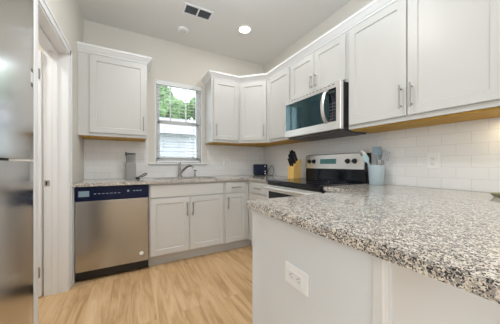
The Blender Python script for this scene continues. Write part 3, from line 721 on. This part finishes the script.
# toaster
tx, ty = 1.74, 2.86
tp = Matrix.Translation((tx, ty, CT)) @ Matrix.Rotation(math.radians(-22), 4, 'Z')
ts = thing('toaster', 'dark navy toaster in the corner of the counter', 'toaster', (tx, ty, CT))
def xf(mb, mt): bmesh.ops.transform(mb.bm, matrix=mt, verts=mb.bm.verts); return mb
xf(MB().box(-0.105, 0.105, -0.075, 0.075, 0.012, 0.172, 0.022, 4), tp).build('body', M['navy'], ts)
xf(MB().box(-0.09, 0.09, -0.06, 0.06, 0.001, 0.0115), tp).build('base', M['black'], ts)
mb = MB()
for yy in (-0.028, 0.028): mb.box(-0.075, 0.075, yy-0.012, yy+0.012, 0.1722, 0.1732)
xf(mb, tp).build('slots', M['black'], ts)
xf(MB().box(0.055, 0.075, -0.082, -0.0755, 0.06, 0.072, 0.002).tube([(0.065, -0.0755, 0.03), (0.065, -0.088, 0.03)], 0.011, 14).tube([(0.065, -0.0755, 0.142), (0.065, -0.079, 0.142)], 0.009, 14), tp).build('controls', M['plastic_white'], ts)
pts = [(tx+0.10, ty-0.03, CT+0.03), (tx+0.13, ty-0.06, CT+0.10), (tx+0.145, ty-0.10, CT+0.155), (tx+0.15, ty-0.15, CT+0.12), (tx+0.14, ty-0.17, CT+0.05), (tx+0.12, ty-0.16, CT+0.006), (tx+0.09, ty-0.12, CT+0.006)]
MB().tube(pts, 0.0045, 8).build('power_cord', M['grey_dark'], ts)

# knife block + knives
kx, ky = 1.735, 2.055
kb = thing('knife_block', 'honey-coloured wooden knife block standing behind the stove', 'knife block', (kx, ky, CT))
u_ = V((1, -0.25, 0)).normalized(); n_ = V((-0.25, -1, 0)).normalized()
# side profile leans back: tall towards the wall, slanted face towards the aisle
def kp_(a, b, z): return V((kx, ky, CT+z)) + V((a, 0, 0)) + V((0, b, 0))
prof = [(-0.055, 0.001), (0.055, 0.001), (0.068, 0.220), (0.035, 0.232), (-0.05, 0.135)]
MB().extrude_poly([kp_(a, -0.055, z) for a, z in prof], (0, 0.11, 0)).build('block', M['block_wood'], kb)
fdir = V((-0.115-0.005, 0, -0.115)).normalized()
kn = V((-0.40, 0, 0.92)).normalized()
knames = ['black knife handle at the top of the wooden block, nearest the wall', 'black knife handle sticking highest out of the wooden block']
idx = 0
spots_k = [(0.020, -0.032, 0.105), (0.020, 0.0, 0.12), (0.020, 0.032, 0.11), (-0.008, -0.032, 0.11), (-0.008, 0.0, 0.115), (-0.008, 0.032, 0.10), (-0.036, -0.018, 0.085), (-0.036, 0.018, 0.085)]
rowt = {0.020: 'top row', -0.008: 'middle row', -0.036: 'lowest row'}
def slope_z(a): return 0.135+(a+0.05)*(0.232-0.135)/0.085
first = None
for a, b, ln in spots_k:
    base = kp_(a, b, slope_z(a)+0.001)
    pos_ = 'nearest the camera' if b < -0.01 else 'nearest the window wall' if b > 0.01 else 'in the middle'
    if first is None:
        k_ = bpy.data.objects.new('kitchen_knife', None); COL.objects.link(k_); k_.location = base
        mb = MB(); ax = kn
        mb.obox(base+ax*0.055, ax, (0, 1, 0), ax.cross(V((0, 1, 0))), 0.105, 0.014, 0.024, 0.004).build('handle', M['black'], k_)
        MB().obox(base+ax*0.001, ax, (0, 1, 0), ax.cross(V((0, 1, 0))), 0.004, 0.015, 0.026).build('bolster', M['chrome'], k_)
        first = k_
    else:
        k_ = first.copy(); COL.objects.link(k_); k_.location = base
        for ch in list(first.children):
            c_ = ch.copy(); COL.objects.link(c_); c_.parent = k_
    s_ = ln/0.092; k_.scale = (s_, s_, s_)
    tag(k_, 'black-handled knife in the %s of the knife block, %s' % (rowt[a], pos_), 'knife', 'knives in the wooden block')

# utensil crock + utensils
ux_, uy_ = 1.838, 1.105
ck = thing('utensil_crock', 'pale blue ceramic crock holding cooking utensils beside the stove', 'crock', (ux_, uy_, CT))
MB().lathe([(0, 0.001), (0.050, 0.001), (0.054, 0.006), (0.066, 0.155), (0.068, 0.162), (0.066, 0.166), (0.062, 0.160), (0.050, 0.012), (0, 0.010)], (ux_, uy_, CT), 36).build('pot', M['crock'], ck)
camd = V((ux_, uy_, 0)).normalized(); side = V((camd.y, -camd.x, 0))   # towards the right in the photo
def ut(name, label, base_s, top_s, zt, head, mat_h, depth=0.0, cat='utensil'):
    b0 = V((ux_, uy_, CT+0.02))+side*base_s+camd*depth; t0 = V((ux_, uy_, CT+zt))+side*top_s+camd*depth
    t = thing(name, label, cat, b0, 'utensils in the blue crock')
    d = (t0-b0).normalized(); s_ = (side-d*side.dot(d)).normalized(); n__ = d.cross(s_)
    MB().tube([b0, t0], 0.0055, 10).build('handle', mat_h, t)
    if head == 'spatula': MB().obox(t0+d*0.034, s_, d, n__, 0.068, 0.072, 0.006, 0.003).build('head', mat_h, t)
    elif head == 'turner':
        mb = MB()
        for q in (-0.020, -0.0067, 0.0067, 0.020): mb.obox(t0+d*0.04+s_*q, s_, d, n__, 0.009, 0.06, 0.003, 0.001)
        mb.obox(t0+d*0.008, s_, d, n__, 0.052, 0.012, 0.003, 0.001).obox(t0+d*0.072, s_, d, n__, 0.052, 0.012, 0.003, 0.001); mb.build('head', mat_h, t)
    elif head == 'spoon':
        mb = MB(); q = bmesh.ops.create_uvsphere(mb.bm, u_segments=20, v_segments=12, radius=1.0,
            matrix=Matrix(((s_.x*0.026, d.x*0.038, n__.x*0.009, (t0+d*0.03).x), (s_.y*0.026, d.y*0.038, n__.y*0.009, (t0+d*0.03).y), (s_.z*0.026, d.z*0.038, n__.z*0.009, (t0+d*0.03).z), (0, 0, 0, 1))))
        for f in mb.bm.faces: f.smooth = True
        mb.build('head', mat_h, t)
    elif head == 'whisk':
        mb = MB()
        for k in range(5):
            a_ = k*PI/5; w_ = s_*math.cos(a_)+n__*math.sin(a_); pts = []
            for j in range(13):
                q = j/12*PI; pts.append(t0+d*(0.085*math.sin(q/1.0)**0.8 if 0 < j < 12 else 0)+w_*(-0.022*math.cos(q)))
            mb.tube(pts, 0.0013, 6, False)
        mb.build('head', M['chrome'], t)
ut('spatula', 'square slate blue spatula standing in the crock', 0.005, 0.004, 0.255, 'spatula', M['slate'], 0.006)
ut('cooking_spoon', 'pale aqua spoon leaning left out of the crock toward the stove', 0.008, -0.070, 0.198, 'spoon', M['pale_aqua'], -0.012)
ut('slotted_turner', 'grey slotted turner leaning right in the crock', 0.02, 0.062, 0.205, 'turner', M['grey_sil'], 0.0)
ut('cooking_spoon', 'grey spoon leaning right at the back of the crock', -0.005, 0.046, 0.235, 'spoon', M['grey_sil'], 0.042)
ut('whisk', 'wire whisk low in the front of the crock', 0.022, 0.024, 0.13, 'whisk', M['chrome'], -0.02)
ut('serving_spoon', 'long steel spoon leaning far left over the stove back', 0.036, -0.085, 0.24, 'spoon', M['nickel'], 0.02)

# small dish by the wall, cut by the frame
solo(MB().lathe([(0, 0.002), (0.022, 0.002), (0.03, 0.008), (0.040, 0.022), (0.037, 0.022), (0.028, 0.010), (0, 0.007)], (1.70, 0.365, CT), 28), 'small_dish', M['olive'], 'small olive green dish on the peninsula at the right edge', 'dish', (1.70, 0.365, CT))

# ------------------------------------------------------------------ outside
struct(MB().box(-30, 40, 3.3, 60, -0.5, -0.4).build('ground', M['grass']))
hs = thing('neighbor_house', 'grey sided neighbour house with a shingle roof seen through the blind', 'house', (3.0, 11.0, -0.4))
MB().box(-1.0, 9.0, 9.0, 14.0, -0.4, 2.3).build('walls', M['siding'], hs)
MB().extrude_poly([(-1.4, 8.6, 2.25), (-1.4, 14.4, 2.25), (-1.4, 11.5, 3.4)], (10.8, 0, 0)).build('roof', M['shingle'], hs)
w1 = MB().box(2.3, 3.1, 8.96, 8.999, 0.6, 1.9).build('window', M['trim'], hs); MB().box(2.38, 3.02, 8.95, 8.958, 0.68, 1.82).build('pane', M['grey_dark'], w1)
def tree(x, y, h, r, label):
    t = thing('tree', label, 'tree', (x, y, -0.4), 'trees behind the neighbour house')
    MB().tube([(x, y, -0.4), (x+0.1, y, h*0.4), (x, y+0.1, h*0.75)], [0.16, 0.13, 0.06], 10).build('trunk', M['bark'], t)
    mb = MB()
    for k in range(26):
        a, b = random.uniform(0, 2*PI), random.uniform(-0.9, 1)
        c = V((x+r*0.75*math.cos(a)*math.sqrt(max(0, 1-b*b*0.8)), y+r*0.75*math.sin(a)*math.sqrt(max(0, 1-b*b*0.8)), h*0.68+b*h*0.26))
        q = bmesh.ops.create_icosphere(mb.bm, subdivisions=3, radius=r*random.uniform(0.22, 0.42), matrix=Matrix.Translation(c))
        for v in q['verts']: v.co += (v.co-c)*random.uniform(-0.22, 0.22)
    mb.build('crown', M['leaf'], t)
tree(1.5, 17.5, 6.9, 1.6, 'green tree behind the neighbour house, left one in the window')
tree(4.9, 18.0, 6.4, 1.5, 'green tree behind the neighbour house, right one in the window')
tree(3.4, 22.0, 7.2, 1.9, 'tallest green tree farthest behind the neighbour house, between the two others')
S.cycles.max_bounces = 12; S.cycles.diffuse_bounces = 6; S.cycles.transparent_max_bounces = 12
S.cycles.sample_clamp_indirect = 6.0
